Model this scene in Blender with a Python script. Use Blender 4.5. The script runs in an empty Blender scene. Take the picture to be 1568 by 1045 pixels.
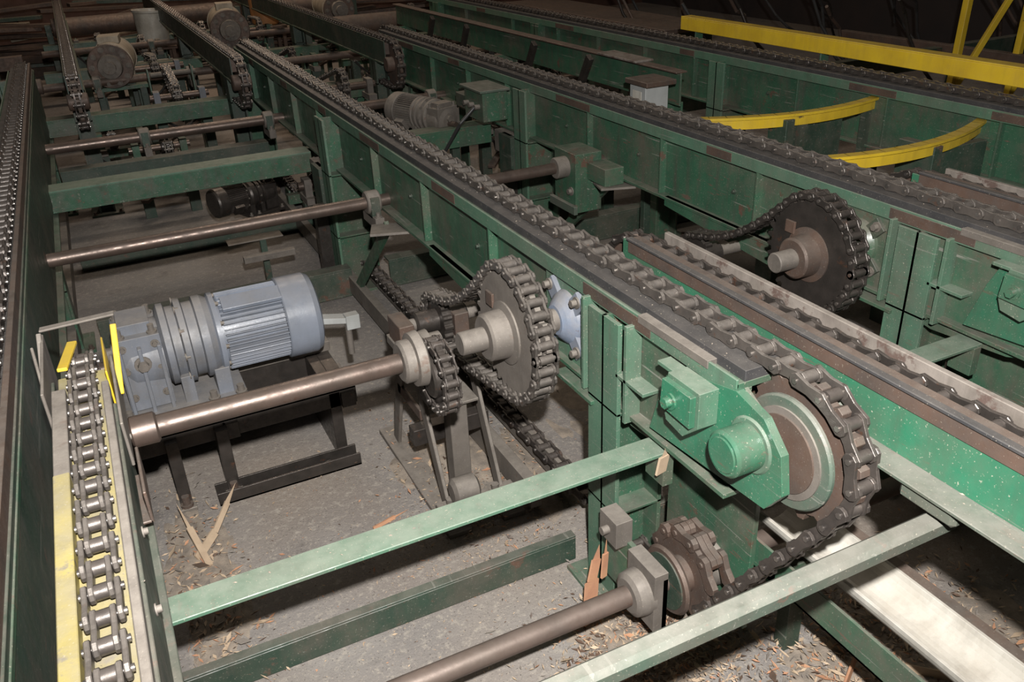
import bpy, math, random, bmesh
from mathutils import Vector, Matrix, noise as mnoise
random.seed(7)
sc = bpy.context.scene
R_=random.random
def U(a,b): return a+(b-a)*R_()

# ------------------------------------------------------------------ materials
def mk(name, c1, c2=None, rust=0.0, dust=0.0, speck=0.0, rough=.5, metal=0.0, bump=.15, scale=6, rustc=(.085,.042,.026), dustc=(.31,.275,.235), spec=.5, grime=0.0, scrape=0.0):
    m=bpy.data.materials.new(name); m.use_nodes=True
    nt=m.node_tree; N=nt.nodes; L=nt.links
    bs=N['Principled BSDF']
    tc=N.new('ShaderNodeTexCoord')
    def noise(s,d=6,r=.6,vec=None):
        n=N.new('ShaderNodeTexNoise'); n.inputs['Scale'].default_value=s; n.inputs['Detail'].default_value=d; n.inputs['Roughness'].default_value=r
        L.new(vec or tc.outputs['Object'],n.inputs['Vector']); return n.outputs['Fac']
    def mr(x,a,b,lo=0.,hi=1.):
        n=N.new('ShaderNodeMapRange'); n.clamp=True
        n.inputs['From Min'].default_value=a; n.inputs['From Max'].default_value=b
        n.inputs['To Min'].default_value=lo; n.inputs['To Max'].default_value=hi
        L.new(x,n.inputs['Value']); return n.outputs['Result']
    def mul(a,b):
        n=N.new('ShaderNodeMath'); n.operation='MULTIPLY'; L.new(a,n.inputs[0])
        if isinstance(b,(int,float)): n.inputs[1].default_value=b
        else: L.new(b,n.inputs[1])
        return n.outputs[0]
    def mix(f,a,b):
        n=N.new('ShaderNodeMix'); n.data_type='RGBA'
        L.new(f,n.inputs['Factor'])
        for s,v in ((n.inputs['A'],a),(n.inputs['B'],b)):
            if isinstance(v,tuple): s.default_value=(*v,1)
            else: L.new(v,s)
        return n.outputs['Result']
    def mapped(sx,sy,sz):
        mp=N.new('ShaderNodeMapping'); mp.inputs['Scale'].default_value=(sx,sy,sz); L.new(tc.outputs['Object'],mp.inputs['Vector']); return mp.outputs[0]
    c2=c2 or tuple(x*.6 for x in c1)
    col=mix(mr(noise(scale),.35,.65),c1,c2)
    if grime>0:   # dirt streaks + oily smudges
        col=mix(mul(mr(noise(1.5,7,.65,mapped(14,14,1.6)),.48,.72),grime),col,(.05,.045,.035))
        col=mix(mul(mr(noise(3.1,9,.7),.48,.66),grime),col,(.10,.083,.063))
    if scrape>0:  # long thin scratches through the paint
        col=mix(mul(mr(noise(2.2,5,.6,mapped(26,1.3,34)),.635,.68),scrape),col,(.20,.20,.17))
        col=mix(mul(mr(noise(2.7,6,.7,mapped(9,2.2,16)),.62,.66),scrape),col,(.11,.06,.042))
    if rust>0:
        rf=mr(noise(scale*1.3,9,.68),.66-rust*.3,.71-rust*.25)
        col=mix(rf,col,rustc)
    if dust>0:
        g=N.new('ShaderNodeNewGeometry'); sx=N.new('ShaderNodeSeparateXYZ'); L.new(g.outputs['Normal'],sx.inputs[0])
        up=mr(sx.outputs['Z'],-.1,.9,.18,1.)
        df=mul(mul(up,mr(noise(scale*2.3,8,.7),.25,.6,.35,1.)),dust)
        col=mix(df,col,dustc)
    if speck>0:
        sf=mul(mr(noise(230,2,.5),.67,.72),speck)
        col=mix(sf,col,(.45,.40,.32))
    L.new(col,bs.inputs['Base Color'])
    L.new(mr(noise(scale*4),.3,.7,max(.05,rough-.12),min(1,rough+.15)),bs.inputs['Roughness'])
    bs.inputs['Metallic'].default_value=metal
    bs.inputs['Specular IOR Level'].default_value=spec
    if bump>0:
        bn=N.new('ShaderNodeBump'); bn.inputs['Strength'].default_value=bump; bn.inputs['Distance'].default_value=.004
        L.new(noise(scale*9,6,.7),bn.inputs['Height']); L.new(bn.outputs[0],bs.inputs['Normal'])
    return m
GREEN=mk('green_paint',(.014,.096,.048),(.010,.064,.033),rust=.16,dust=.42,speck=.4,rough=.38,grime=.7,scrape=.85)
GREENB=mk('green_paint_bright',(.012,.145,.075),(.010,.105,.055),rust=.0,dust=.28,speck=.6,rough=.24,grime=.35,scrape=.45)
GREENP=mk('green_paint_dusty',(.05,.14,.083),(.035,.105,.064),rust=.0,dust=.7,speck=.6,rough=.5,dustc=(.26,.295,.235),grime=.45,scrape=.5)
GREENR=mk('green_paint_worn',(.035,.08,.053),(.05,.065,.05),rust=.12,dust=.8,speck=.4,rough=.5,dustc=(.22,.21,.18),grime=.6,scrape=.8)
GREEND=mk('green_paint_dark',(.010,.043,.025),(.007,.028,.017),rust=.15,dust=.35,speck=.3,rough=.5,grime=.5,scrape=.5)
SHAFT=mk('shaft_steel',(.15,.105,.085),(.085,.062,.052),rust=.16,dust=.25,rough=.40,metal=.6,bump=.1,scale=9,rustc=(.11,.06,.042),grime=.35,dustc=(.26,.215,.18))
SHAFTD=mk('shaft_dusty',(.155,.11,.09),(.10,.074,.062),rust=.18,dust=.5,rough=.48,metal=.4,bump=.1,scale=9,rustc=(.11,.06,.042),dustc=(.26,.21,.175),grime=.3)
CHAIN=mk('chain_steel',(.09,.076,.066),(.045,.039,.035),rust=.18,dust=.55,rough=.38,metal=.4,scale=20,dustc=(.31,.275,.24))
CHAIND=mk('chain_dark',(.05,.042,.037),(.027,.024,.021),rust=.15,dust=.28,rough=.36,metal=.5,scale=20,dustc=(.26,.22,.19))
CHAIND2=mk('chain_nose',(.075,.063,.055),(.04,.034,.031),rust=.2,dust=.32,rough=.38,metal=.45,scale=20,dustc=(.28,.24,.21))
PIN=mk('pin_bright',(.34,.31,.28),(.20,.18,.165),rough=.32,metal=.85,scale=20,bump=.05,rust=.15)
BLACK=mk('wear_strip_black',(.025,.026,.029),(.040,.038,.039),dust=.22,speck=.35,rough=.5)
RUST=mk('rusty_steel',(.11,.064,.045),(.06,.042,.034),rust=.2,dust=.35,speck=.3,rough=.6,metal=.3,scale=10)
DUSTY=mk('dusty_steel',(.14,.12,.103),(.085,.072,.062),rust=.14,dust=.75,speck=.3,rough=.7,metal=.2,scale=10,grime=.4)
YEL=mk('yellow_paint',(.70,.48,.02),(.58,.38,.015),rust=.02,dust=.22,speck=.2,rough=.4,rustc=(.14,.09,.03),grime=.15)
YELW=mk('yellow_wear_strip',(.44,.35,.06),(.28,.235,.11),rust=.25,dust=.55,speck=.4,rough=.55,rustc=(.16,.135,.11),scale=9,grime=.4,dustc=(.30,.27,.20))
BLUE=mk('blue_grey_paint',(.14,.155,.185),(.10,.115,.14),rust=.04,dust=.75,speck=.3,rough=.5,dustc=(.31,.285,.26),grime=.45)
BLUEC=mk('blue_grey_clean',(.205,.23,.28),(.17,.195,.24),dust=.28,rough=.33,grime=.15)
BLUEB=mk('blue_paint',(.12,.18,.28),(.19,.22,.28),rust=.1,dust=.6,rough=.5,scale=12,grime=.3)
GREY=mk('grey_box',(.38,.39,.38),(.29,.30,.29),dust=.2,rough=.5,grime=.15)
WHITE=mk('white_plastic',(.58,.56,.50),(.44,.41,.35),dust=.25,speck=.8,rough=.4,dustc=(.4,.33,.26),scale=9,grime=.3)
TAN=mk('tan_paint',(.40,.34,.255),(.28,.235,.175),dust=.4,rough=.6,grime=.35,dustc=(.40,.35,.28))
ORANGE=mk('orange_paint',(.45,.19,.06),(.34,.14,.04),dust=.3,rough=.6)
WOOD=mk('wood_light',(.50,.38,.26),(.38,.28,.19),rough=.7,scale=14)
WOODO=mk('wood_orange',(.50,.27,.15),(.40,.2,.12),rough=.7,scale=14)
BARK=mk('bark_brown',(.12,.07,.045),(.07,.045,.03),rough=.8,scale=14)
WOODB=mk('wood_brown',(.10,.055,.036),(.06,.036,.024),dust=.3,rough=.8)
LUMB=mk('lumber_edge',(.22,.19,.165),(.12,.10,.085),rust=.45,dust=.4,rough=.6,rustc=(.075,.045,.036),scale=12,grime=.5)
CABLE=mk('cable_dark',(.02,.02,.022),(.03,.03,.03),dust=.2,rough=.5)
SAW=mk('sawdust',(.34,.28,.22),(.20,.17,.14),rust=.1,rough=.9,bump=.6,scale=22,rustc=(.12,.09,.07),speck=.5)

# ------------------------------------------------------------------ mesh builder
class MB:
    def __init__(s,name): s.n=name; s.v=[]; s.f=[]; s.fm=[]; s.fs=[]; s.ms=[]
    def mi(s,m):
        if m not in s.ms: s.ms.append(m)
        return s.ms.index(m)
    def add(s,vs,fs,m,smooth=False):
        o=len(s.v); s.v+= [tuple(v) for v in vs]; k=s.mi(m)
        for f in fs: s.f.append(tuple(i+o for i in f)); s.fm.append(k); s.fs.append(smooth)
    def box(s,x0,x1,y0,y1,z0,z1,m,M=None):
        vs=[Vector((x,y,z)) for x in(x0,x1) for y in(y0,y1) for z in(z0,z1)]
        if M: vs=[M@v for v in vs]
        s.add(vs,[(0,1,3,2),(4,6,7,5),(0,4,5,1),(2,3,7,6),(0,2,6,4),(1,5,7,3)],m)
    def beam(s,p0,p1,w,h,m,up=(0,0,1)):
        p0=Vector(p0);p1=Vector(p1);d=(p1-p0);L=d.length;d.normalize()
        a=d.cross(Vector(up)).normalized(); b=a.cross(d)
        M=Matrix((a,d,b)).transposed().to_4x4(); M.translation=p0
        s.box(-w/2,w/2,0,L,-h/2,h/2,m,M)
    def lathe(s,p0,ax,prof,m,n=24,caps=True):
        p0=Vector(p0);ax=Vector(ax).normalized()
        t=Vector((0,0,1)) if abs(ax.z)<.9 else Vector((1,0,0))
        a=ax.cross(t).normalized(); b=ax.cross(a)
        ring=lambda tt,r:[p0+ax*tt+(a*math.cos(2*math.pi*i/n)+b*math.sin(2*math.pi*i/n))*r for i in range(n)]
        for (t0,r0),(t1,r1) in zip(prof,prof[1:]):
            vs=ring(t0,r0)+ring(t1,r1)
            s.add(vs,[(i,(i+1)%n,n+(i+1)%n,n+i) for i in range(n)],m,True)
        if caps:
            for k,(tt,r) in enumerate((prof[0],prof[-1])):
                if r>1e-5: s.add(ring(tt,r),[tuple(range(n)) if k else tuple(reversed(range(n)))],m)
    def cyl(s,p0,p1,r,m,n=20,ch=0):
        d=Vector(p1)-Vector(p0);L=d.length
        pr=[(0,r),(L,r)] if not ch else [(0,r-ch),(ch,r),(L-ch,r),(L,r-ch)]
        s.lathe(p0,d,pr,m,n)
    def prism(s,poly,x0,x1,m):
        n=len(poly)
        vs=[(x0,y,z) for y,z in poly]+[(x1,y,z) for y,z in poly]
        s.add(vs,[tuple(range(n)),tuple(reversed(range(n,2*n)))]+[(i,i+n,(i+1)%n+n,(i+1)%n) for i in range(n)],m)
    def tubepath(s,pts,r,m,n=8):
        for a,b in zip(pts,pts[1:]): s.cyl(a,b,r,m,n)
    def bolt(s,p,ax,r,h,m):
        s.lathe(p,ax,[(0,r*1.5),(h*.25,r*1.5)],m,12); s.lathe(p,ax,[(h*.25,r),(h,r)],m,6)
    def build(s,bevel=0,M=None,parent=None):
        me=bpy.data.meshes.new(s.n); me.from_pydata(s.v,[],s.f)
        for m in s.ms: me.materials.append(m)
        me.polygons.foreach_set('material_index',s.fm); me.polygons.foreach_set('use_smooth',s.fs); me.update()
        bm=bmesh.new(); bm.from_mesh(me); bmesh.ops.recalc_face_normals(bm,faces=bm.faces); bm.to_mesh(me); bm.free()
        o=bpy.data.objects.new(s.n,me); sc.collection.objects.link(o)
        if M: o.matrix_world=M
        if parent: o.parent=parent
        if bevel:
            b=o.modifiers.new('bevel','BEVEL'); b.width=bevel; b.segments=1; b.limit_method='ANGLE'; b.angle_limit=.8
        return o

def resample(path,pitch,closed=False):
    P=[Vector((p[0],p[1])) for p in path]
    if closed: P.append(P[0])
    L=[0]
    for a,b in zip(P,P[1:]): L.append(L[-1]+(b-a).length)
    n=max(2,round(L[-1]/pitch)); out=[];j=0
    for i in range(n+(0 if closed else 1)):
        d=L[-1]*i/n
        while j<len(L)-2 and L[j+1]<d: j+=1
        k=(d-L[j])/max(1e-9,L[j+1]-L[j]); out.append(P[j].lerp(P[j+1],min(1,k)))
    return out
def chain(b,X,path,pitch=.064,w=.064,h=.034,closed=False,m=CHAIN,mp=PIN,mr_=None,th=.008,jit=.0):
    P=resample(path,pitch,closed); n=len(P); mr_=mr_ or m
    for k in (range(n) if closed else range(n-1)):
        a=P[k];c=P[(k+1)%n]; t=(c-a); p=t.length; t.normalize(); nn=Vector((-t.y,t.x))
        r=h/2
        o=[(p+r*math.cos(q),r*math.sin(q)) for q in (-1.3,-.6,0,.6,1.3)]+[(p/2,r*.68)]+[(-r*math.cos(q),r*math.sin(q)) for q in (1.3,.6,0,-.6,-1.3)]+[(p/2,-r*.68)]
        poly=[(a.x+t.x*s+nn.x*q,a.y+t.y*s+nn.y*q) for s,q in o]
        wi=w/2-th*1.15 if k%2 else w/2
        x=X+U(-jit,jit)
        b.prism(poly,x-wi,x-wi+th,m); b.prism(poly,x+wi-th,x+wi,m)
        b.cyl((X-w/2+th*2,a.x,a.y),(X+w/2-th*2,a.x,a.y),h*.40,mr_,8)
        b.cyl((X-w/2-.004,a.x,a.y),(X+w/2+.004,a.x,a.y),h*.2,mp,6)
def arc(cy,cz,R,a0,a1,n=16):
    return [(cy-R*math.sin(math.radians(a0+(a1-a0)*i/n)),cz+R*math.cos(math.radians(a0+(a1-a0)*i/n))) for i in range(n+1)]
def hull(pts):
    pts=sorted(set(pts)); 
    def half(ps):
        o=[]
        for p in ps:
            while len(o)>1 and (o[-1][0]-o[-2][0])*(p[1]-o[-2][1])-(o[-1][1]-o[-2][1])*(p[0]-o[-2][0])<=0: o.pop()
            o.append(p)
        return o
    a=half(pts); b=half(pts[::-1]); return a[:-1]+b[:-1]
def belt(c1,r1,c2,r2):
    f=lambda c,r:[(round(c[0]+r*math.cos(q),5),round(c[1]+r*math.sin(q),5)) for q in [k*math.pi/24 for k in range(48)]]
    return hull(f(c1,r1)+f(c2,r2))
def sprocket(b,x,y,z,R,teeth,th,m,hub=.05,hl=.03):
    poly=[]
    for i in range(teeth):
        for f,rr in((0,.90),(.22,.90),(.38,1.0),(.62,1.0),(.80,.90)):
            q=2*math.pi*(i+f)/teeth; poly.append((y+R*rr*math.cos(q),z+R*rr*math.sin(q)))
    c=len(poly)
    vs=[(x-th/2,*p) for p in poly]+[(x+th/2,*p) for p in poly]+[(x-th/2,y,z),(x+th/2,y,z)]
    fs=[]
    for i in range(c):
        j=(i+1)%c; fs+=[(i,j,2*c),(c+j,c+i,2*c+1),(i,c+i,c+j,j)]
    b.add(vs,fs,m)
    b.lathe((x-hl,y,z),(1,0,0),[(0,hub-.006),(.006,hub),(2*hl-.006,hub),(2*hl,hub-.006)],m,28)

# ------------------------------------------------------------------ rail assembly
ZC=.955
def hpost(b,x,y,z1,w=.15,d=.14,m=GREEN,mf=None):
    b.box(x-w/2,x-w/2+.012,y-d/2,y+d/2,0,z1,mf or m); b.box(x+w/2-.012,x+w/2,y-d/2,y+d/2,0,z1,m)
    b.box(x-w/2,x+w/2,y-.005,y+.005,0,z1,m)
    b.box(x-w/2-.05,x+w/2+.05,y-d/2-.04,y+d/2+.04,0,.014,m)
    for zz in (.3,.62): b.box(x-w/2,x+w/2,y-d/2,y+d/2,zz,zz+.008,m)
    for dx in(-1,1): b.bolt((x+dx*(w/2+.03),y-d/2-.02,.014),(0,0,1),.01,.02,RUST)
def rail_beam(b,X,y0,y1,zt=.912,zb=.64,m=GREEN):
    b.box(X-.066,X+.05,y0,y1,zt,zt+.026,BLACK)
    b.box(X-.085,X+.065,y0,y1,zt-.016,zt,m)
    b.box(X-.087,X-.081,y0,y1,zt-.035,zt+.010,GREENP)
    b.box(X-.055,X-.045,y0,y1,zb,zt-.016,m)
    b.box(X+.04,X+.05,y0,y1,zb,zt-.016,m)
    b.box(X-.095,X+.075,y0,y1,zb-.012,zb,m)
    y=y0+.3
    while y<y1-.5:
        l=U(.12,.35); b.box(X-.0885,X-.0865,y,y+l,zt-.030,zt+.004,RUST)
        y+=l+U(.5,1.4)
def near_end(b,X,cy=1.04,cz=.80):
    for xs in (-.065,.055):
        b.prism([(1.9,.64),(1.9,.9),(1.55,.905),(1.40,.90),(1.18,.915),(1.08,.86),(1.06,.76),(1.12,.66),(1.3,.60),(1.55,.58)],X+xs,X+xs+.01,GREEN)
    for xs in (-.046,.036):
        b.lathe((X+xs,cy,cz),(1,0,0),[(0,.118),(.004,.122),(.010,.122)],GREENR,40)
        b.lathe((X+xs-.004,cy,cz),(1,0,0),[(0,.098),(.018,.098)],DUSTY,40)
        b.lathe((X+xs-.008,cy,cz),(1,0,0),[(0,.083),(.026,.083)],RUST,40)
    sprocket(b,X,cy,cz,.160,16,.024,RUST,hub=.06,hl=.05)
    poly=[(1.43,.655),(1.385,.80),(1.36,.855),(1.14,.905),(1.055,.885),(1.0,.83),(.985,.745),(1.03,.685),(1.10,.68)]
    b.prism(poly,X-.095,X-.075,GREENB)
    hy,hz=cy+.045,cz+.008
    b.cyl((X-.165,hy,hz),(X-.09,hy,hz),.050,GREENB,36,.006)
    b.lathe((X-.168,hy,hz),(1,0,0),[(0,.037),(.002,.039),(.004,.039)],GREENB,28)
    b.cyl((X-.10,hy,hz),(X-.088,hy,hz),.062,GREENP,36,.004)
    b.prism([(1.19,.80),(1.19,.885),(1.30,.885),(1.315,.80),(1.30,.765),(1.24,.755)],X-.145,X-.095,GREENP)
    b.prism([(1.20,.80),(1.20,.875),(1.30,.875),(1.305,.805)],X-.160,X-.145,GREENB)
    b.box(X-.13,X-.095,1.24,1.36,.872,.882,GREENP)
    b.bolt((X-.160,1.265,.835),(-1,0,0),.013,.02,GREENB)
    for y in (1.52,1.72):
        b.box(X-.11,X-.065,y-.006,y+.006,.62,.89,GREENP)
    b.box(X-.11,X-.055,1.44,1.56,.735,.745,GREENP)
    b.box(X-.12,X-.055,1.66,1.86,.60,.612,GREEN)
    b.box(X-.09,X-.052,1.24,1.50,.905,.925,DUSTY)
    b.box(X-.135,X-.12,1.29,1.55,.12,.30,GREEN)
    b.box(X+.07,X+.085,1.22,1.56,.10,.55,GREEN)
    b.box(X-.17,X-.12,1.45,1.53,.29,.37,DUSTY); b.cyl((X-.19,1.49,.33),(X-.17,1.49,.33),.012,DUSTY,12)
    b.box(X-.16,X-.12,1.29,1.41,.14,.32,DUSTY)
    for x0 in (X-.20,X+.03):
        b.lathe((x0,1.35,.23),(1,0,0),[(0,.045),(.008,.058),(.03,.062),(.05,.062),(.06,.05)],DUSTY,32)
    sprocket(b,X-.02,1.35,.23,.115,14,.02,RUST,hub=.05,hl=.045)
    b.lathe((X-.085,1.35,.23),(1,0,0),[(0,.088),(.008,.094),(.016,.088)],RUST,36)
    b.lathe((X-.089,1.35,.23),(1,0,0),[(0,.076),(.006,.076)],GREEND,36)
    chain(b,X,arc(1.35,.23,.115,-75,70,14),m=RUST,mp=RUST,w=.07,h=.042,pitch=.058,th=.016)
def tang(c1,R1,c2,R2):
    best=None
    for i in range(900,1800):
        a=math.radians(i/10); e=abs((c2[0]-c1[0])*-math.sin(a)+(c2[1]-c1[1])*math.cos(a)-(R1-R2))
        if best is None or e<best[0]: best=(e,i/10)
    return best[1]
aT=tang((1.04,.80),.155,(1.35,.23),.10)
def main_rail(name,X,near=True,y1=6.7,posts=(1.62,4.15,6.45),y0=None):
    b=MB(name)
    ys=1.15 if near else y0
    rail_beam(b,X,ys,y1,zb=.64 if X>-.2 else .50)
    for y in posts:
        if y<2: hpost(b,X-.035,y,.88,mf=GREENP)
        else: hpost(b,X-.05,y,.895,w=.20,mf=GREENP if y<5 else None)
    for y in [2.35,2.95,3.55,4.45,5.0,5.6,6.2]+([] if near else [7.,8.,9.,10.]):
        if ys<y<y1: b.box(X-.085,X-.05,y-.005,y+.005,.64,.895,GREEN)
    for y in (2.5,3.15,3.8,5.2,5.9):
        if ys<y: b.bolt((X-.055,y,.76),(-1,0,0),.007,.010,GREEND)
    b.box(X-.14,X-.10,2.0,y1,.03,.12,DUSTY); b.box(X+.0,X+.04,2.0,y1,.03,.12,DUSTY)
    if near:
        near_end(b,X)
        chain(b,X,[(y1,ZC)]+arc(1.04,.80,.155,0,20,3),jit=.0015)
        chain(b,X,arc(1.04,.80,.155,20,aT,12)+arc(1.35,.23,.10,aT,180,6)+[(2.0,.12),(y1,.12)],m=CHAIND2)
    else:
        chain(b,X,[(y1,ZC),(y0,ZC)],m=CHAIND2)
    if y1<7:
        chain(b,X,arc(y1,.80,.155,0,-180,14))
        sprocket(b,X,y1,.80,.165,16,.02,RUST,hub=.05,hl=.09)
        for xs in (-.06,.05): b.prism([(y1-.3,.66),(y1-.3,.9),(y1+.02,.9),(y1+.08,.84),(y1+.08,.72)],X+xs,X+xs+.01,GREEND)
    return b
b=main_rail('chain_conveyor',-.335,near=False,y0=.35,posts=(1.62,4.15,6.45))
b.box(-.335+.05,-.335+.062,.35,6.6,.55,.93,GREEND); b.box(-.335+.045,-.335+.058,.6,6.6,.93,.97,RUST)
b.build(.0015)
for X in (1.12,2.20):
    bb,bc=(BLUEB,BLUEC) if X<2 else (GREEN,GREEND)
    b=main_rail('chain_conveyor',X)
    b.box(X-.075,X-.068,1.74,1.98,.63,.90,GREENP if X<2 else GREEN)
    b.lathe((X-.115,1.86,.767),(1,0,0),[(0,.042),(.01,.055),(.03,.075),(.045,.080)],bb,32)
    for sy,szz in((-1,-1),(-1,1),(1,-1),(1,1)):
        b.beam((X-.078,1.86,.767),(X-.078,1.86+sy*.085,.767+szz*.085),.05,.02,bc,up=(1,0,0))
        b.bolt((X-.088,1.86+sy*.075,.767+szz*.075),(-1,0,0),.011,.02,DUSTY)
    b.build(.0015)
b=main_rail('chain_conveyor',3.50,near=False,y0=.8,y1=9.0,posts=(1.62,4.15,6.45,8.6)); b.build(.0015)

# ------------------------------------------------------------------ take-away conveyors
def take_rail(X,y0,y1,kind):
    b=MB('takeaway_conveyor')
    cy,cz,R=y1,.80,.155
    b.box(X-.050 if kind=='A' else X-.055,X+.045 if kind=='A' else X+.055,y0,y1,.915,.934,YELW if kind=='A' else RUST)
    if kind=='A':
        b.box(X-.058,X-.032,y0,1.42,.93,.962,YELW); b.box(X-.058,X-.032,1.42,y1-.1,.93,.958,DUSTY)
        b.box(X+.034,X+.048,y0,1.75,.93,.955,DUSTY)
        b.box(X+.046,X+.053,y0,y1-.15,.74,.925,GREEND); b.box(X+.046,X+.066,y0,y1-.2,.74,.748,GREEND)
        b.box(X-.065,X-.058,y0,y1,.72,.93,GREEND)
        b.box(X+.066,X+.072,1.45,1.62,.79,.86,RUST); b.box(X+.05,X+.071,1.45,1.62,.79,.796,RUST)
        for y in(1.15,1.36,1.7): b.bolt((X+.053,y,.84),(1,0,0),.007,.010,DUSTY)
        b.box(X+.046,X+.050,1.76,1.94,.80,.97,YEL); b.box(X-.072,X-.066,1.70,2.0,.82,.98,DUSTY)
        b.box(X+.054,X+.060,1.60,1.92,.83,.93,DUSTY)
        b.beam((X-.07,1.99,.995),(X+.085,1.98,1.003),.022,.005,DUSTY)
        b.beam((X-.072,1.98,.99),(X-.082,1.88,.91),.010,.010,DUSTY)
        b.beam((X+.078,1.95,.99),(X+.060,1.84,.87),.013,.006,YEL)
        b.beam((X-.09,1.95,.97),(X-.075,1.78,.90),.016,.006,DUSTY,up=(1,0,0))
        b.beam((X-.01,1.93,.975),(X-.03,1.78,.985),.02,.008,YEL)
    else:
        b.box(X-.068,X-.060,y0,y1-.02,.845,.975,GREENB)
        b.box(X-.072,X-.035,y0,y1-.05,.945,.985,RUST); b.box(X-.078,X-.060,y0,y1-.05,.98,.988,BLACK)
        b.box(X+.045,X+.060,y0,y1-.05,.93,.978,LUMB)
        b.box(X-.125,X-.060,y0,1.25,.838,.846,GREENR)
        b.box(X+.055,X+.062,y0,y1,.80,.93,GREEND)
    top=[(y0,ZC),(cy,ZC)]+arc(cy,cz,R,0,-180,14)
    if kind=='A': top.append((y0,cz-R))
    chain(b,X,top,m=CHAIN if kind=='A' else CHAIND,w=.052 if kind=='A' else .058,h=.030,pitch=.056,mr_=CHAIND2)
    sprocket(b,X,cy,cz,.160,16,.02,RUST,hub=.04,hl=.04)
    b.box(X-.03,X+.03,y0+.05,y0+.12,0,.92,GREEND); b.box(X-.03,X+.03,1.55,1.6,0,.92,GREEND)
    b.build(.0015)
take_rail(-.145,.25,1.85,'A')
take_rail(1.27,-.7,1.85,'B')
take_rail(2.35,.3,1.85,'C')
for X in (-.05,.93,1.98):
    b=MB('infeed_conveyor')
    b.box(X-.038,X+.038,6.0,12.0,.86,.936,RUST); b.box(X-.045,X-.038,6.0,12.0,.80,.95,GREEND); b.box(X+.038,X+.045,6.0,12.0,.80,.95,GREEND)
    b.box(X-.055,X+.055,6.05,12.0,.79,.80,GREEN)
    chain(b,X,[(12.0,ZC),(5.95,ZC)]+arc(5.95,.80,.155,0,180,12)+[(6.6,.63)],m=CHAIND2,w=.055)
    sprocket(b,X,5.95,.80,.16,16,.02,RUST,hub=.05,hl=.06)
    for y in (6.3,8.8,11.3): hpost(b,X,y,.80,w=.10,m=GREEND)
    b.build()

# ------------------------------------------------------------------ shafts
b=MB('drive_shaft')
y,z=1.845,.767
b.cyl((-.065,y,z),(.62,y,z),.026,SHAFT,32)
b.lathe((-.09,y,z),(1,0,0),[(0,.030),(.005,.036),(.055,.036),(.06,.030)],SHAFT,28)
b.cyl((-.2,y,z),(-.09,y,z),.022,SHAFT,20)
b.lathe((.550,y,z),(1,0,0),[(0,.048),(.006,.056),(.03,.056),(.032,.070),(.055,.073),(.06,.066)],DUSTY,36)
sprocket(b,.650,y,z-.065,.100,16,.018,CHAIND,hub=.055,hl=.03)
chain(b,.650,[(y+.094*math.cos(q),z-.065+.094*math.sin(q)) for q in [i*math.pi/20 for i in range(-26,14)]],pitch=.034,w=.046,h=.026,m=CHAIND2,th=.005)
b.build(.001)
for i,X in enumerate((.876,1.93)):
    b=MB('drive_sprocket')
    y,z=1.86,.767
    mm=DUSTY if i==0 else CHAIND
    b.cyl((X-.155,y,z),(X+.32,y,z),.032,DUSTY,28,.003)
    sprocket(b,X+.014,y,z,.185,34,.016,mm); sprocket(b,X-.014,y,z,.185,34,.012,mm)
    b.lathe((X-.085,y,z),(1,0,0),[(0,.058),(.006,.065),(.055,.068),(.06,.088),(.075,.088)],DUSTY if i==0 else RUST,36)
    b.box(X-.03,X-.022,y+.06,y+.10,z+.05,z+.09,RUST)
    c2=(2.42,.57,.085)
    H=resample(belt((y,z),.188,(c2[0],c2[1]),c2[2]),.02,True); out=[]
    for p in H:
        u=(p.x-1.93)/.52
        out.append((p.x,p.y-(.06*math.sin(math.pi*u) if 0<u<1 and p.y>.62 else 0)))
    chain(b,X,out,pitch=.038,w=.066,h=.030,closed=True,m=CHAIN if i==0 else CHAIND,mp=CHAIN,th=.007)
    sprocket(b,X,c2[0],c2[1],.085,15,.03,CHAIND,hub=.04,hl=.09)
    b.cyl((X-.14,c2[0],c2[1]),(X+.2,c2[0],c2[1]),.022,DUSTY,16)
    b.build(.001)
b=MB('bearing_stand')
for x in (.74,.93):
    b.beam((x,2.34,.50),(x,2.12,.02),.05,.012,DUSTY,up=(1,0,0)); b.beam((x,2.44,.50),(x,2.62,.02),.05,.012,DUSTY,up=(1,0,0))
    b.box(x-.04,x+.04,2.02,2.72,.0,.02,DUSTY); b.box(x-.03,x+.03,2.30,2.5,.49,.52,DUSTY)
    b.box(x-.025,x+.025,2.36,2.48,.52,.60,RUST)
    b.beam((x,2.30,.30),(x,2.52,.30),.04,.012,RUST,up=(1,0,0))
b.box(.70,.97,2.08,2.13,.02,.07,DUSTY); b.box(.70,.97,2.28,2.33,.20,.26,CHAIND)
b.box(.79,.85,2.17,2.23,.0,.40,DUSTY); b.box(.76,.88,2.14,2.26,.40,.41,DUSTY)
b.lathe((.74,2.08,.13),(1,0,0),[(0,.03),(.01,.045),(.08,.045),(.09,.03)],DUSTY,20)
b.cyl((.70,2.05,.06),(.98,2.05,.06),.018,DUSTY,14)
for x in (.74,.82,.9): b.bolt((x,2.1,.07),(0,0,1),.014,.025,DUSTY)
b.lathe((.70,2.20,.60),(1,0,0),[(0,.03),(.01,.05),(.05,.055),(.055,.04),(.09,.04)],DUSTY,20)
b.box(.70,.80,2.14,2.26,.50,.56,DUSTY); b.box(.72,.78,2.16,2.24,.41,.5,CHAIND)
b.build(.002)

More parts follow.
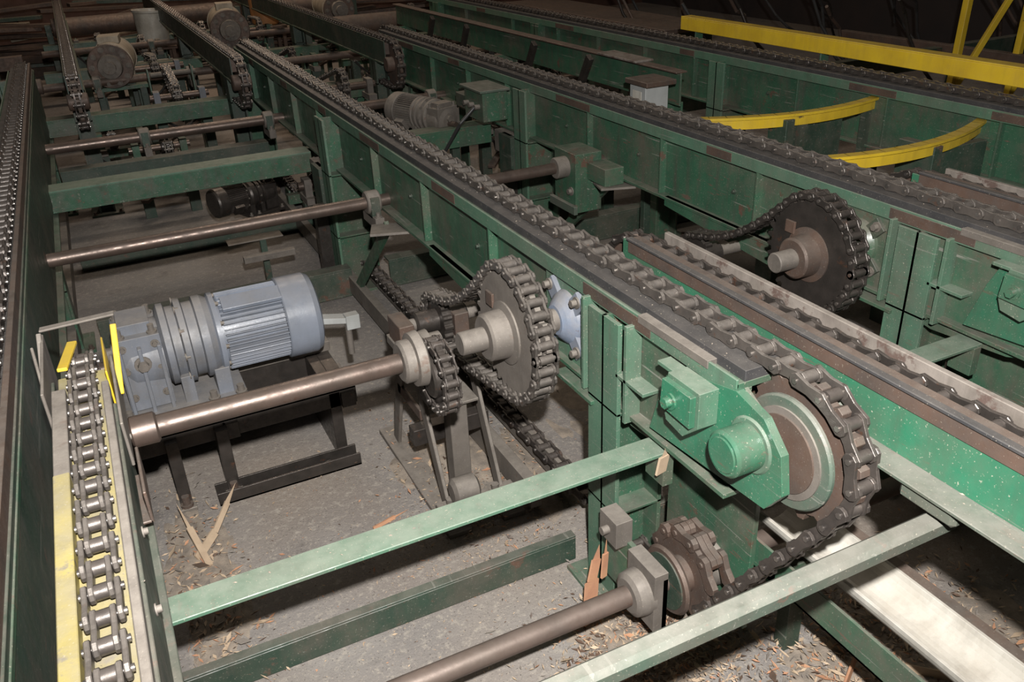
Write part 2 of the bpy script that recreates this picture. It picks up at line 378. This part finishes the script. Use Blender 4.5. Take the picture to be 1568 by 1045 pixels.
def long_shaft(y,z,x0,x1,r=.026,m=SHAFT,cols=()):
    b=MB('line_shaft'); b.cyl((x0,y,z),(x1,y,z),r,m,24)
    for c in cols:
        b.lathe((c-.03,y,z),(1,0,0),[(0,.045),(.006,.05),(.054,.05),(.06,.045)],DUSTY,24)
        b.box(c-.02,c+.02,y-.09,y+.09,z-.10,z-.05,DUSTY); b.box(c-.02,c+.02,y-.05,y+.05,z-.06,z+.03,GREEND)
        b.bolt((c,y-.07,z-.05),(0,0,1),.01,.02,DUSTY); b.bolt((c,y+.07,z-.05),(0,0,1),.01,.02,DUSTY)
    b.build(.001)
long_shaft(1.35,.23,-.2,3.4,.027,m=SHAFTD)
long_shaft(3.456,.666,-.28,2.35,.026,cols=(.99,2.02))
long_shaft(5.46,.645,-.28,3.4,.030,cols=(.97,2.05,.25))
long_shaft(7.58,.65,-.28,3.4,.030,m=RUST,cols=(.8,.1))
long_shaft(9.6,.65,-.28,3.4,.030,m=RUST,cols=(.7,))

# ------------------------------------------------------------------ cross members
def cross(y,z,x0,x1,w,h,m=GREEN,kind='angle'):
    b=MB('steel_crossmember')
    if kind=='angle':
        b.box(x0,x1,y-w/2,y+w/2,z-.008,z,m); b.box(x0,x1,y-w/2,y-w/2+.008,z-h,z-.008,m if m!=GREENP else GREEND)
    elif kind=='flat':
        b.box(x0,x1,y-w/2,y+w/2,z-.010,z,m)
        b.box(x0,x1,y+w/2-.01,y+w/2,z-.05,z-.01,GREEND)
        b.box(x1-.03,x1,y-w/2,y+w/2,z-.10,z-.01,GREEN)
        b.bolt((x0+.03,y,z),(0,0,1),.008,.012,DUSTY)
    else:
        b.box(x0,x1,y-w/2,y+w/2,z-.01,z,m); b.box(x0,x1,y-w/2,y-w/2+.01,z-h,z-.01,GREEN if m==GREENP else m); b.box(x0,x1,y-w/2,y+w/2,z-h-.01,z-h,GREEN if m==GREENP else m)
    b.build(.0015)
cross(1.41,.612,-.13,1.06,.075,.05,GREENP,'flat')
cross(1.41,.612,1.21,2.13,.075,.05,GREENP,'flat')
for a,c in((-.2,1.0),(1.2,2.1),(2.3,3.4)):
    cross(1.76,.10,a,c,.03,.09,GREEND)
    cross(4.05,.16,a,c,.08,.14,GREEND,'chan')
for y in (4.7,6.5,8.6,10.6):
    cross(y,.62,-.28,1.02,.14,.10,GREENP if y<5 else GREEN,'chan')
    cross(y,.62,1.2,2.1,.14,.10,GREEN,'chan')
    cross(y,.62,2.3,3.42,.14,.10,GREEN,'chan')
cross(3.0,.60,2.28,3.42,.10,.10,GREEN,'chan')
cross(2.3,.60,2.28,3.42,.10,.10,GREEN,'chan')
cross(5.8,.44,-.25,1.0,.10,.10,GREEND,'chan')
cross(7.1,.50,-.25,1.0,.10,.10,GREEND,'chan')
cross(5.2,.12,-.25,1.0,.08,.1,GREEND,'chan')
cross(6.9,.14,-.25,1.0,.08,.1,GREEND,'chan')
b=MB('guard_tube')
b.beam((.15,.775,.767),(1.235,.775,.767),.040,.040,GREENR)
b.box(1.155,1.235,.72,.84,.80,.838,GREENR)
b.build(.009)

# ------------------------------------------------------------------ white return troughs
for X,y0,y1 in ((1.335,-.6,1.30),(2.42,.5,1.66)):
    b=MB('plastic_return_trough'); n=14; R=.07; zt=.41
    vs=[];fs=[]
    for yy in (y0,y1):
        for rr in (R,R-.009):
            for i in range(n+1):
                q=math.pi*(.02+.96*i/n); vs.append((X-rr*math.cos(q),yy,zt-rr*math.sin(q)))
    k=n+1
    for i in range(n):
        fs+=[(i,i+1,2*k+i+1,2*k+i),(k+i,3*k+i,3*k+i+1,k+i+1),(i,k+i,k+i+1,i+1),(2*k+i,2*k+i+1,3*k+i+1,3*k+i)]
    fs+=[(0,2*k,3*k,k),(n,k+n,3*k+n,2*k+n)]
    b.add(vs,fs,WHITE,False)
    b.box(X-.095,X-.087,y0,y1-.02,.26,.35,GREEN); b.box(X-.095,X-.05,y0,y1-.02,.26,.268,GREEN)
    b.box(X+.078,X+.086,y0,y1-.02,.31,.39,GREEND); b.box(X+.078,X+.11,y0,y1-.02,.385,.393,RUST)
    for y in (y0+.3,y1-.12):
        b.box(X-.095,X+.086,y,y+.04,.25,.295,GREEN); b.box(X-.03,X+.02,y,y+.04,0,.26,GREEND)
    b.build(.001)

# ------------------------------------------------------------------ gear motor
def gearmotor(M,mA=BLUE,mC=BLUEC,base=True,name='gear_motor'):
    b=MB(name)
    mF=mC if base else mA
    b.lathe((.0,0,0),(1,0,0),[(0,.13),(.006,.142),(.022,.142),(.024,.115),(.25,.115)],mF,40)
    for i in range(44):
        Mx=Matrix.Rotation(2*math.pi*i/44,4,'X')
        b.box(.03,.25,-.0022,.0022,.11,.136,mF,Mx)
    b.lathe((.235,0,0),(1,0,0),[(0,.142),(.004,.146),(.10,.146),(.118,.136),(.125,.12),(.127,.03)],mF,44)
    b.box(.10,.20,-.05,.05,.13,.165,mA,Matrix.Rotation(math.radians(-125),4,'X'))
    b.box(.04,.24,-.03,.03,.125,.142,mF,Matrix.Rotation(math.radians(25),4,'X'))
    b.lathe((-.17,0,0),(1,0,0),[(0,.12),(.01,.14),(.03,.14),(.035,.125),(.06,.125),(.065,.145),(.085,.145),(.09,.128),(.12,.128),(.125,.142),(.15,.142),(.17,.13)],mA,40)
    for i in range(10):
        q=2*math.pi*i/10; b.bolt((-.11,.138*math.cos(q),.138*math.sin(q)),(1,0,0),.009,.016,DUSTY)
        b.bolt((.02,.128*math.cos(q),.128*math.sin(q)),(1,0,0),.008,.014,DUSTY)
    b.lathe((-.32,0,-.02),(1,0,0),[(0,.06),(.01,.10),(.05,.115),(.15,.12)],mA,32)
    b.box(-.31,-.17,-.105,.105,-.17,.09,mA)
    b.box(-.29,-.19,-.07,.07,.08,.125,mA)
    for sx in(-.29,-.19):
        for sy in(-.085,.085): b.bolt((sx,sy,.09),(0,0,1),.011,.03,DUSTY)
        for sz in (-.12,-.02,.06): b.bolt((sx,-.105,sz),(0,-1,0),.009,.014,DUSTY)
    for sx in (-.30,-.24,-.18): b.box(sx-.006,sx+.006,-.13,-.10,-.19,.06,mA)
    b.bolt((-.24,-.115,.0),(0,-1,0),.018,.03,DUSTY); b.bolt((-.315,0,.0),(-1,0,0),.03,.03,DUSTY)
    b.box(-.34,.06,-.16,.16,-.20,-.175,mA)
    b.box(-.14,-.10,-.12,.12,-.18,-.08,mA); b.box(-.03,.02,-.12,.12,-.18,-.08,mA)
    for sx in(-.32,-.05,.04):
        for sy in(-.14,.14): b.bolt((sx,sy,-.175),(0,0,1),.013,.03,DUSTY)
    b.cyl((-.40,0,-.04),(-.3,0,-.04),.024,SHAFT,16)
    if base:
        b.beam((.36,-.02,-.03),(.47,-.05,-.04),.045,.022,GREY); b.cyl((.46,-.05,-.18),(.46,-.05,-.04),.012,DUSTY,12)
        b.box(.45,.50,-.075,-.035,-.075,-.02,GREY)
        b.box(-.42,.42,-.20,-.13,-.24,-.20,DUSTY); b.box(-.42,.42,.13,.20,-.24,-.20,DUSTY)
        b.box(-.42,.42,-.20,-.192,-.30,-.20,CHAIND)
        for x in(-.40,-.05,.36): b.box(x,x+.05,-.22,.22,-.30,-.24,CHAIND)
        for x in(-.38,-.22,-.06):
            b.box(x-.03,x+.03,-.28,-.20,-.50,-.485,DUSTY); b.box(x-.02,x+.02,-.25,-.2,-.49,-.24,CHAIND); b.bolt((x,-.26,-.485),(0,0,1),.014,.04,RUST)
        b.box(.32,.36,-.2,.2,-.5,-.24,CHAIND)
        b.box(-.38,.38,.15,.19,-.5,-.24,CHAIND)
    return b.build(.0015,M)
gearmotor(Matrix.Translation((.20,2.86,.50)))
b=MB('floor_channel')
b.box(.08,.58,2.56,2.568,0,.05,CHAIND);b.box(.08,.58,2.56,2.63,0,.008,CHAIND);b.box(.08,.58,2.622,2.63,0,.05,CHAIND)
b.box(.0,.70,3.2,3.25,0,.06,DUSTY)
b.build(.001)
def stand(x,y,z,s):
    b=MB('motor_stand')
    for dx in(-.16,.16):
        for dy in(-.2,.2): b.box(x+dx*s-.025,x+dx*s+.025,y+dy*s-.025,y+dy*s+.025,0,z,GREEND)
    b.box(x-.2*s,x+.2*s,y-.25*s,y+.25*s,z-.02,z+.01,GREEN); b.build(.002)
RM=lambda d:Matrix.Rotation(math.radians(d),4,'Z')
# long tan drum motors with a dark flange sprocket on the near end
def drum_motor(x,y,z,r,l,deg):
    b=MB('drum_motor')
    b.lathe((-l/2,0,0),(1,0,0),[(0,.03),(.0,r*.7),(.03,r*.95),(.06,r),(l-.06,r),(l-.03,r*.95),(l,r*.75)],TAN,36)
    b.lathe((-l/2+.09,0,0),(1,0,0),[(0,r*1.04),(.02,r*1.04)],TAN,36); b.lathe((l/2-.10,0,0),(1,0,0),[(0,r*1.04),(.02,r*1.04)],TAN,36)
    b.lathe((l/2,0,0),(1,0,0),[(0,r*1.05),(.015,r*1.08),(.03,r*1.05)],RUST,36); b.lathe((l/2+.03,0,0),(1,0,0),[(0,r*.6),(.05,r*.55),(.05,r*.3),(.1,r*.3)],DUSTY,28)
    for i in range(10):
        q=i*math.pi/5; b.bolt((l/2+.03,r*.85*math.cos(q),r*.85*math.sin(q)),(1,0,0),.014,.02,DUSTY)
    b.box(-.1,.1,-.08,.08,r*.9,r*1.25,TAN); b.box(-l*.3,l*.3,-r*.9,r*.9,-r*1.15,-r*1.02,GREEND)
    for sx in(-l*.25,l*.2): b.box(sx,sx+.04,-r*.8,r*.8,-r*1.05,-r*.5,TAN)
    b.build(.002,Matrix.Translation((x,y,z))@RM(deg))
    stand(x,y,z-r*1.15,1)
drum_motor(.27,7.9,.76,.155,.62,262)
drum_motor(1.43,9.4,.78,.17,.8,264)
drum_motor(2.75,10.3,.78,.16,.8,266)
gearmotor(Matrix.Translation((1.80,4.95,.66))@RM(110)@Matrix.Scale(.72,4),DUSTY,BLUE,False); stand(1.80,4.9,.51,.7)
gearmotor(Matrix.Translation((.72,5.25,.26))@RM(200)@Matrix.Scale(.6,4),CHAIND,CHAIND,False)

def drive_assembly(x,y,z=.62,s=1.,m=GREEN):
    b=MB('drive_assembly')
    r1=U(.08,.13)*s; r2=U(.05,.08)*s; dy=U(.35,.6)*s; dz=U(-.25,.1)
    b.cyl((x-.22*s,y,z),(x+.22*s,y,z),.024*s,SHAFT,14); b.cyl((x-.15*s,y+dy,z+dz),(x+.2*s,y+dy,z+dz),.02*s,DUSTY,14)
    xs=x+U(-.08,.08)
    sprocket(b,xs,y,z,r1,18,.02,CHAIND,hub=.04*s,hl=.04); sprocket(b,xs,y+dy,z+dz,r2,12,.02,CHAIND,hub=.03*s,hl=.04)
    chain(b,xs,belt((y,z),r1,(y+dy,z+dz),r2),pitch=.045,w=.05,h=.03,closed=True,m=random.choice([CHAIN,CHAIND,DUSTY]))
    for sx in(-.17,.17):
        b.box(x+sx*s-.03,x+sx*s+.03,y-.09,y+.09,z-.10,z-.06,DUSTY); b.box(x+sx*s-.022,x+sx*s+.022,y-.045,y+.045,z-.07,z+.045,random.choice([GREEN,DUSTY,BLUE]))
        b.box(x+sx*s-.035,x+sx*s+.035,y-.03,y+.03,0,z-.10,GREEND)
        b.prism([(y+dy-.08,0),(y+dy+.08,0),(y+dy+.05,z+dz+.05),(y+dy-.05,z+dz+.05)],x+sx*s-.006,x+sx*s+.006,m)
    b.box(x-.24*s,x+.24*s,y+dy*.4,y+dy*.4+.06,z-.18,z-.12,m)
    b.beam((x-.2*s,y-.15,z-.3),(x+.24*s,y+dy*.8,z-.2),.05,.02,RUST)
    pts=[(x-.2*s+U(-.02,.02)+k*.06,y-.1+k*.05,z-.1-.15*math.sin(k*.5)+U(-.01,.01)) for k in range(7)]
    b.tubepath(pts,.01,CABLE)
    b.build(.001)
random.seed(21)
for x,y,z in((.35,6.0,.45),(.62,6.9,.6),(.15,6.7,.4),(.60,8.4,.6),(.3,9.0,.62),(.62,10.0,.6),(.2,10.6,.6),
             (1.45,5.5,.50),(1.7,6.3,.62),(1.4,7.2,.62),(1.75,7.9,.6),(1.5,8.3,.55),(1.85,10.4,.6),(1.3,10.6,.6),
             (2.5,5.3,.5),(3.05,5.6,.6),(2.55,6.5,.6),(3.1,7.2,.6),(2.5,8.2,.6),(3.0,9.2,.6),(2.45,9.4,.6),(1.25,5.1,.3),(2.6,4.4,.35),(3.6,10.2,.6)):
    drive_assembly(x,y,z,U(.8,1.15))
random.seed(5)
for X0,X1,Y in((-.2,.85,11.2),(1.05,1.9,11.5),(2.1,3.3,11.3),(2.1,3.3,8.9)):
    b=MB('transfer_roller')
    b.lathe((X0,Y,.72),(1,0,0),[(0,.025),(.04,.025),(.04,.09),(.05,.1),(X1-X0-.1,.1),(X1-X0-.09,.09),(X1-X0-.09,.025),(X1-X0,.025)],RUST,28)
    for x in(X0,X1): b.box(x-.03,x+.03,Y-.05,Y+.05,0,.76,GREEND)
    b.build(.002)

b=MB('hydraulic_manifold')
b.box(1.93,2.08,4.35,4.60,.70,.86,GREEN);b.box(1.91,2.09,4.33,4.62,.86,.875,GREENR);b.box(1.95,2.06,4.60,4.78,.72,.80,GREEND)
for y in(4.4,4.48,4.55): b.cyl((1.9,y,.78),(1.93,y,.78),.014,DUSTY,12)
b.tubepath([(1.9,4.4,.78),(1.82,4.42,.7),(1.78,4.6,.5),(1.8,5,.4)],.01,CABLE)
b.build(.003)
b=MB('takeup_bracket')
b.box(1.94,2.08,3.36,3.56,.46,.74,GREEN);b.box(1.92,1.94,3.34,3.58,.46,.50,GREENR)
b.cyl((1.88,3.456,.666),(1.95,3.456,.666),.05,DUSTY,20,.005); b.box(2.0,2.1,3.2,3.36,.62,.70,GREEN)
b.bolt((1.94,3.4,.56),(-1,0,0),.014,.02,DUSTY);b.build(.002)
b=MB('junction_box')
b.box(2.52,2.66,3.66,3.80,.70,.93,GREY); b.box(2.50,2.68,3.62,3.82,.93,.955,RUST); b.box(2.515,2.52,3.69,3.77,.73,.90,WHITE)
b.box(2.57,2.61,3.71,3.75,0,.70,GREEND);b.build(.004)
b=MB('support_rail')
b.box(2.80,2.81,3.75,8.2,.78,.95,GREEN);b.box(2.77,2.84,3.75,8.2,.95,.96,RUST);b.box(2.75,2.87,4.1,4.5,.96,.972,LUMB)
for y in(3.9,5.9,8.0): hpost(b,2.81,y,.78)
for y in(4.5,5.2,6.3,7.0): b.beam((2.70,y,.95),(2.70,y+.25,.55),.05,.03,CHAIND,up=(1,0,0))
b.build(.002)

b=MB('yellow_guard_rail')
b.box(3.60,3.61,.9,4.85,.985,1.06,YEL);b.box(3.60,3.68,.9,4.85,1.06,1.068,YEL)
for y in(1.2,2.4,3.6,4.7): b.box(3.61,3.67,y,y+.01,.7,1.06,GREEN)
b.build(.002)
def curved(pts,z,m=YEL):
    b=MB('curved_guide_arm'); n=18; P=[]
    p0,p1,p2,p3=[Vector(p) for p in pts]
    for i in range(n+1):
        t=i/n; P.append(p0*(1-t)**3+p1*3*t*(1-t)**2+p2*3*t*t*(1-t)+p3*t**3)
    for i,(a,c) in enumerate(zip(P,P[1:])):
        b.beam((*a,z),(*(c+(c-a)*.03),z),.045,.012,m)
        b.beam((*a,z-.03),(*(c+(c-a)*.03),z-.03),.01,.045,m)
    for i in (4,9,14): b.box(P[i].x-.02,P[i].x+.02,P[i].y+.0,P[i].y+.03,.55,z-.04,GREEND)
    b.build()
curved([(2.32,3.30),(2.75,3.0),(3.1,2.85),(3.85,3.2)],.86)
curved([(2.35,2.45),(2.8,2.25),(3.2,2.25),(3.9,2.72)],.86)
b=MB('support_plate')
b.box(2.9,3.25,3.05,3.09,.30,.84,GREEND);b.box(2.85,2.9,3.0,3.12,0,.84,GREEND);b.box(3.0,3.05,2.32,2.5,0,.84,GREEND);b.box(3.05,3.4,2.38,2.42,.5,.80,GREEND)
b.build(.002)
b=MB('yellow_guard_frame')
for x,y in((5.85,4.5),(6.25,4.3),(6.65,4.1)): b.beam((x,y,0),(x+.05,y,1.9),.05,.05,YEL,up=(1,0,0))
b.beam((5.85,4.5,1.3),(6.65,4.1,1.3),.05,.05,YEL);b.beam((5.85,4.5,.3),(6.25,4.3,1.3),.04,.04,YEL);b.beam((6.25,4.3,.3),(6.65,4.1,1.3),.04,.04,YEL)
b.build(.003)

for x,y,z,m in((.80,10.4,.54,WHITE),(2.07,10.75,.60,ORANGE)):
    b=MB('plastic_bucket'); b.lathe((x,y,z),(0.05,0,1),[(0,.13),(.02,.15),(.33,.175),(.34,.185),(.36,.185),(.36,.165),(.06,.13),(.05,.0)],m,28)
    b.build()
    b=MB('bucket_shelf'); b.box(x-.2,x+.2,y-.2,y+.2,z-.03,z,WOODB)
    for dx in(-.18,.14): 
        for dy in (-.18,.14): b.box(x+dx,x+dx+.04,y+dy,y+dy+.04,0,z-.03,WOODB)
    b.build(.003)
b=MB('side_frame')
for y in(5.2,6.5,8.0,9.5): b.box(-2.2,-.45,y,y+.1,.55,.67,RUST)
for x in(-.75,-1.3,-1.9): b.box(x,x+.06,4.5,11,.67,.80,DUSTY); b.box(x,x+.08,6.4,6.5,0,.67,GREEND); b.box(x,x+.08,9.4,9.5,0,.67,GREEND)
b.build(.002)
b=MB('lumber_stack')
for i in range(90):
    x=U(-2.2,5.5); y=U(12.1,13.4); l=U(.5,1.8); a=U(-.35,.35); z=U(.1,.85)
    b.beam((x,y,z),(x+l*math.cos(a),y+l*math.sin(a),z+U(-.1,.15)),U(.08,.2),.04,random.choice([WOODB,WOODB,TAN,RUST,GREEND,WOODB]))
b.box(-2.5,6,12.9,13.3,0,.35,WOODB)
b.build(.002)
b=MB('hydraulic_hoses')
for i in range(20):
    x=U(4.4,7.5);y=U(4.8,8.0);pts=[]
    z=U(.9,1.6)
    for k in range(9): pts.append((x+k*.12+U(-.03,.03),y+.1*math.sin(k*.8+i),max(.05,z-k*.14+.1*math.sin(k+i))))
    b.tubepath(pts,.014,random.choice([CABLE,CABLE,CHAIND,RUST]))
b.build()
b=MB('machine_cabinet')
b.box(4.6,5.1,6.4,9.4,0,.7,GREEND);b.box(4.55,5.15,6.35,9.45,.7,.74,RUST)
for y in (6.5,7.1,7.7,8.3,8.9): b.box(4.58,4.6,y,y+.45,.1,.6,CHAIND); b.cyl((4.5,y+.2,.4),(4.58,y+.2,.4),.05,RUST,16)
b.build(.004)
b=MB('conveyor_frame')
b.box(4.3,7.8,3.1,3.18,.5,.62,GREEND);b.box(4.5,4.58,1.2,3.1,0,.62,GREEND);b.box(6.2,6.28,1.2,6,.50,.62,RUST);b.box(4.3,8,4.9,4.98,.45,.6,GREEND)
for x in(5.2,6.4,7.5): b.box(x,x+.08,4.9,4.98,0,.45,GREEND);b.box(x,x+.08,3.1,3.18,0,.5,GREEND)
b.build(.002)
b=MB('chain_tensioner')
for X in(1.12,2.2):
    b.prism([(2.2,.55),(2.9,.60),(2.9,.64),(2.2,.64)],X-.09,X-.07,GREEN)
    b.box(X-.14,X-.07,4.3,4.5,.5,.62,DUSTY)
    b.beam((X-.12,3.9,.1),(X-.12,3.3,.6),.05,.02,GREEN,up=(1,0,0))
    b.beam((X-.16,3.15,.62),(X-.10,3.32,.60),.16,.01,DUSTY)
    b.box(X-.16,X-.12,4.25,4.40,0,.62,GREEND); b.box(X-.22,X-.16,4.18,4.24,0,.45,CHAIND)
b.build(.001)
b=MB('scrap_sheet'); b.beam((.45,4.22,.34),(.72,4.22,.34),.09,.005,DUSTY); b.beam((.5,4.1,.28),(.75,4.1,.28),.04,.03,DUSTY)
b.beam((.62,4.2,.0),(.62,4.2,.34),.03,.03,GREEND,up=(1,0,0)); b.build(.001)

# ------------------------------------------------------------------ wood chips, sawdust and splinters
def mound(cx,cy,rx,ry,h,sd):
    b=MB('sawdust_pile'); n=40; vs=[];fs=[]
    for i in range(n+1):
        for j in range(n+1):
            u=i/n*2-1;v=j/n*2-1; r=math.hypot(u,v)
            nn=mnoise.noise(Vector((u*2+sd,v*2,0)))*.45+mnoise.noise(Vector((u*9+sd,v*9,3)))*.18
            z=h*max(-.1,(1-r)+nn*1.0-.15)
            if r>.95: z=min(z,-.002)
            vs.append((cx+u*rx,cy+v*ry,z-.002))
    for i in range(n):
        for j in range(n): a=i*(n+1)+j; fs.append((a,a+n+1,a+n+2,a+1))
    b.add(vs,fs,SAW,True); b.build()
mound(1.0,1.36,.26,.24,.035,1)
mound(1.6,.95,.42,.36,.035,4)
mound(.92,2.35,.28,.5,.04,7)
mound(-.02,2.2,.14,.5,.03,9)
mound(1.75,2.6,.5,.8,.04,12)
def chips(name,n,fn,s0,s1,mats):
    b=MB(name)
    for i in range(n):
        x,y,z=fn(); L=U(s0,s1)*(1 if R_()>.08 else 2.2); w=L*U(.12,.4); a=U(0,6.28)
        M=Matrix.Translation((x,y,z+.003))@Matrix.Rotation(a,4,'Z')@Matrix.Rotation(U(-.3,.3),4,'Y')@Matrix.Rotation(U(-.4,.4),4,'X')
        b.add([M@Vector(v) for v in((-L/2,0,0),(0,-w/2,.0),(L/2,0,0),(0,w/2,.001))],[(0,1,2,3)],random.choice(mats))
    b.build()
def g(cx,cy,sx,sy,h=.004):
    return lambda:(random.gauss(cx,sx),random.gauss(cy,sy),U(0,h))
cm=[WOOD,WOOD,WOOD,WOODO,LUMB,BARK]
chips('wood_chips',1100,g(.35,1.9,.45,.6),.004,.011,cm)
chips('wood_chips',900,g(.68,2.0,.16,.14),.004,.012,cm)
chips('wood_chips',3600,g(1.0,1.33,.13,.12,.03),.005,.022,cm)
chips('wood_chips',4200,g(1.55,.97,.2,.2,.03),.005,.028,cm)
chips('wood_chips',2000,g(.9,2.3,.12,.26,.03),.005,.02,cm)
chips('wood_chips',900,g(1.9,2.5,.6,.9,.02),.006,.02,cm)
chips('wood_chips',900,g(-.02,2.15,.06,.23,.025),.008,.03,cm)
def crumbs(n,x0,x1,y0,y1,z,s=.006):
    b=MB('sawdust_crumbs')
    for i in range(n):
        x,y=U(x0,x1),U(y0,y1); L=(.25+.75*R_()**3)*s
        M=Matrix.Translation((x,y,z+.001))@Matrix.Rotation(U(0,6.3),4,'Z')
        b.add([M@Vector(v) for v in((-L,0,0),(0,-L*.4,.0),(L,0,0),(0,L*.4,.001),(0,0,L*.5))],[(0,1,4),(1,2,4),(2,3,4),(3,0,4)],SAW)
    b.build()
crumbs(70,-.1,1.0,1.375,1.445,.612,.005)
crumbs(150,1.055,1.085,1.2,6,.938,.005)
crumbs(60,1.15,1.17,1.2,4,.938,.005)
crumbs(80,-.2,-.09,.8,1.8,.935,.005)
crumbs(50,1.15,1.21,.3,1.24,.846,.005)
crumbs(90,2.135,2.165,1.2,6,.938,.006)
def splinter(pts,w,m):
    b=MB('wood_splinter'); P=[Vector(p) for p in pts]
    for i,(a,c) in enumerate(zip(P,P[1:])):
        ww=w*(1-.35*i); b.beam(a,c,ww,.006,m,up=(0.3,-1,.2))
    e=P[-1]+(P[-1]-P[-2])*.7
    d=(P[-1]-P[-2]).normalized().cross(Vector((.3,-1,.2))).normalized()*w*.3
    b.add([P[-1]-d,P[-1]+d,e],[(0,1,2)],m); b.build()
splinter([(.90,1.50,0.01),(.92,1.52,.14),(.94,1.53,.20)],.05,WOODO)
splinter([(.945,1.50,0.16),(.95,1.50,.24)],.02,WOODO)
splinter([(1.02,1.37,.56),(1.025,1.365,.61)],.035,WOOD)
splinter([(-.03,2.30,.02),(.04,2.38,.04),(.10,2.46,.08)],.03,WOOD)
splinter([(.0,2.25,.02),(-.03,2.40,.07)],.02,WOOD)
splinter([(1.50,.98,.03),(1.62,.85,.04)],.03,WOOD)
splinter([(.50,2.18,.012),(.58,2.20,.014)],.012,WOODO)
splinter([(1.30,.98,.04),(1.42,1.05,.05)],.02,WOODO)

# ------------------------------------------------------------------ room
fm=bpy.data.materials.new('concrete_floor'); fm.use_nodes=True
nt=fm.node_tree;N=nt.nodes;L=nt.links;bs=N['Principled BSDF'];tc=N.new('ShaderNodeTexCoord')
def nz(s,d=6,r=.6):
    n=N.new('ShaderNodeTexNoise');n.inputs['Scale'].default_value=s;n.inputs['Detail'].default_value=d;n.inputs['Roughness'].default_value=r
    L.new(tc.outputs['Object'],n.inputs['Vector']);return n.outputs['Fac']
def ramp(x,a,b):
    n=N.new('ShaderNodeMapRange');n.inputs['From Min'].default_value=a;n.inputs['From Max'].default_value=b;L.new(x,n.inputs['Value']);return n.outputs['Result']
def mixc(f,a,b):
    n=N.new('ShaderNodeMix');n.data_type='RGBA';L.new(f,n.inputs['Factor'])
    for s,v in((n.inputs['A'],a),(n.inputs['B'],b)):
        if isinstance(v,tuple): s.default_value=(*v,1)
        else: L.new(v,s)
    return n.outputs['Result']
c=mixc(ramp(nz(1.6),.35,.65),(.20,.18,.165),(.285,.26,.235))
c=mixc(ramp(nz(.55,3),.5,.62),c,(.27,.225,.185))
c=mixc(ramp(nz(35,4,.7),.52,.7),c,(.37,.33,.28))
c=mixc(ramp(nz(2.6,8,.7),.57,.74),c,(.11,.098,.088))
c=mixc(ramp(nz(140,3,.6),.61,.70),c,(.42,.36,.29))
c=mixc(ramp(nz(180,3,.6),.61,.69),c,(.07,.06,.053))
L.new(c,bs.inputs['Base Color']);bs.inputs['Roughness'].default_value=.85
bn=N.new('ShaderNodeBump');bn.inputs['Strength'].default_value=.5;bn.inputs['Distance'].default_value=.008;L.new(nz(60,8,.7),bn.inputs['Height']);L.new(bn.outputs[0],bs.inputs['Normal'])
WALL=mk('wall_board',(.10,.045,.03),(.05,.028,.02),rough=.8,scale=2)
WALLD=mk('wall_dark',(.022,.018,.018),(.035,.025,.022),rough=.8,scale=2)
def slab(name,x0,x1,y0,y1,z0,z1,m):
    b=MB(name); b.box(x0,x1,y0,y1,z0,z1,m); b.build()
slab('floor',-5,9.5,-3,14,-.1,0,fm)
slab('wall_back',-5,9.5,14,14.15,0,5,WALL)
slab('wall_right',9.5,9.65,-3,14,0,5,WALLD)
slab('wall_left',-5.15,-5,-3,14,0,5,WALLD)
slab('wall_front',-5,9.5,-3.15,-3,0,5,WALLD)
slab('ceiling',-5,9.5,-3,14,5,5.1,WALLD)

# ------------------------------------------------------------------ lights
def area(name,loc,sx,sy,e,col):
    l=bpy.data.lights.new(name,'AREA');l.shape='RECTANGLE';l.size=sx;l.size_y=sy;l.energy=e;l.color=col
    o=bpy.data.objects.new(name,l);o.location=loc;sc.collection.objects.link(o)
area('ceiling_light_near',(1.5,1.5,4.8),3,1.2,9,(1,.9,.78))
area('ceiling_light_mid',(1.5,6,4.8),2,.5,40,(1,.86,.72))
area('ceiling_light_far',(1.5,10.5,4.8),2,.5,80,(1,.78,.60))
area('ceiling_light_side',(6,5,4.8),.5,2,16,(1,.84,.68))
l=bpy.data.lights.new('camera_flash','SPOT');l.energy=600;l.shadow_soft_size=.025;l.color=(1,.98,.96);l.spot_size=math.radians(112);l.spot_blend=.7
o=bpy.data.objects.new('camera_flash',l);sc.collection.objects.link(o)
o.location=(.05,-.06,2.06)
o.rotation_euler=(Vector((.55,1.15,-.42))).to_track_quat('-Z','Y').to_euler()
w=bpy.data.worlds.new('world');sc.world=w;w.use_nodes=True;w.node_tree.nodes['Background'].inputs[0].default_value=(.05,.045,.04,1)

# ------------------------------------------------------------------ camera
cam=bpy.data.cameras.new('camera');co=bpy.data.objects.new('camera',cam);sc.collection.objects.link(co)
cam.sensor_width=36;cam.lens=1313/1568*36;cam.clip_start=.02
dX=Vector((3116,822,-1313)).normalized();dY=Vector((-724,647,-1313)).normalized()
dY=(dY-dX*dY.dot(dX)).normalized();dZ=dX.cross(dY)
M=Matrix((dX,dY,dZ)).to_4x4();M.translation=(0,0,1.8)
co.matrix_world=M
sc.camera=co
sc.view_settings.view_transform='Standard'
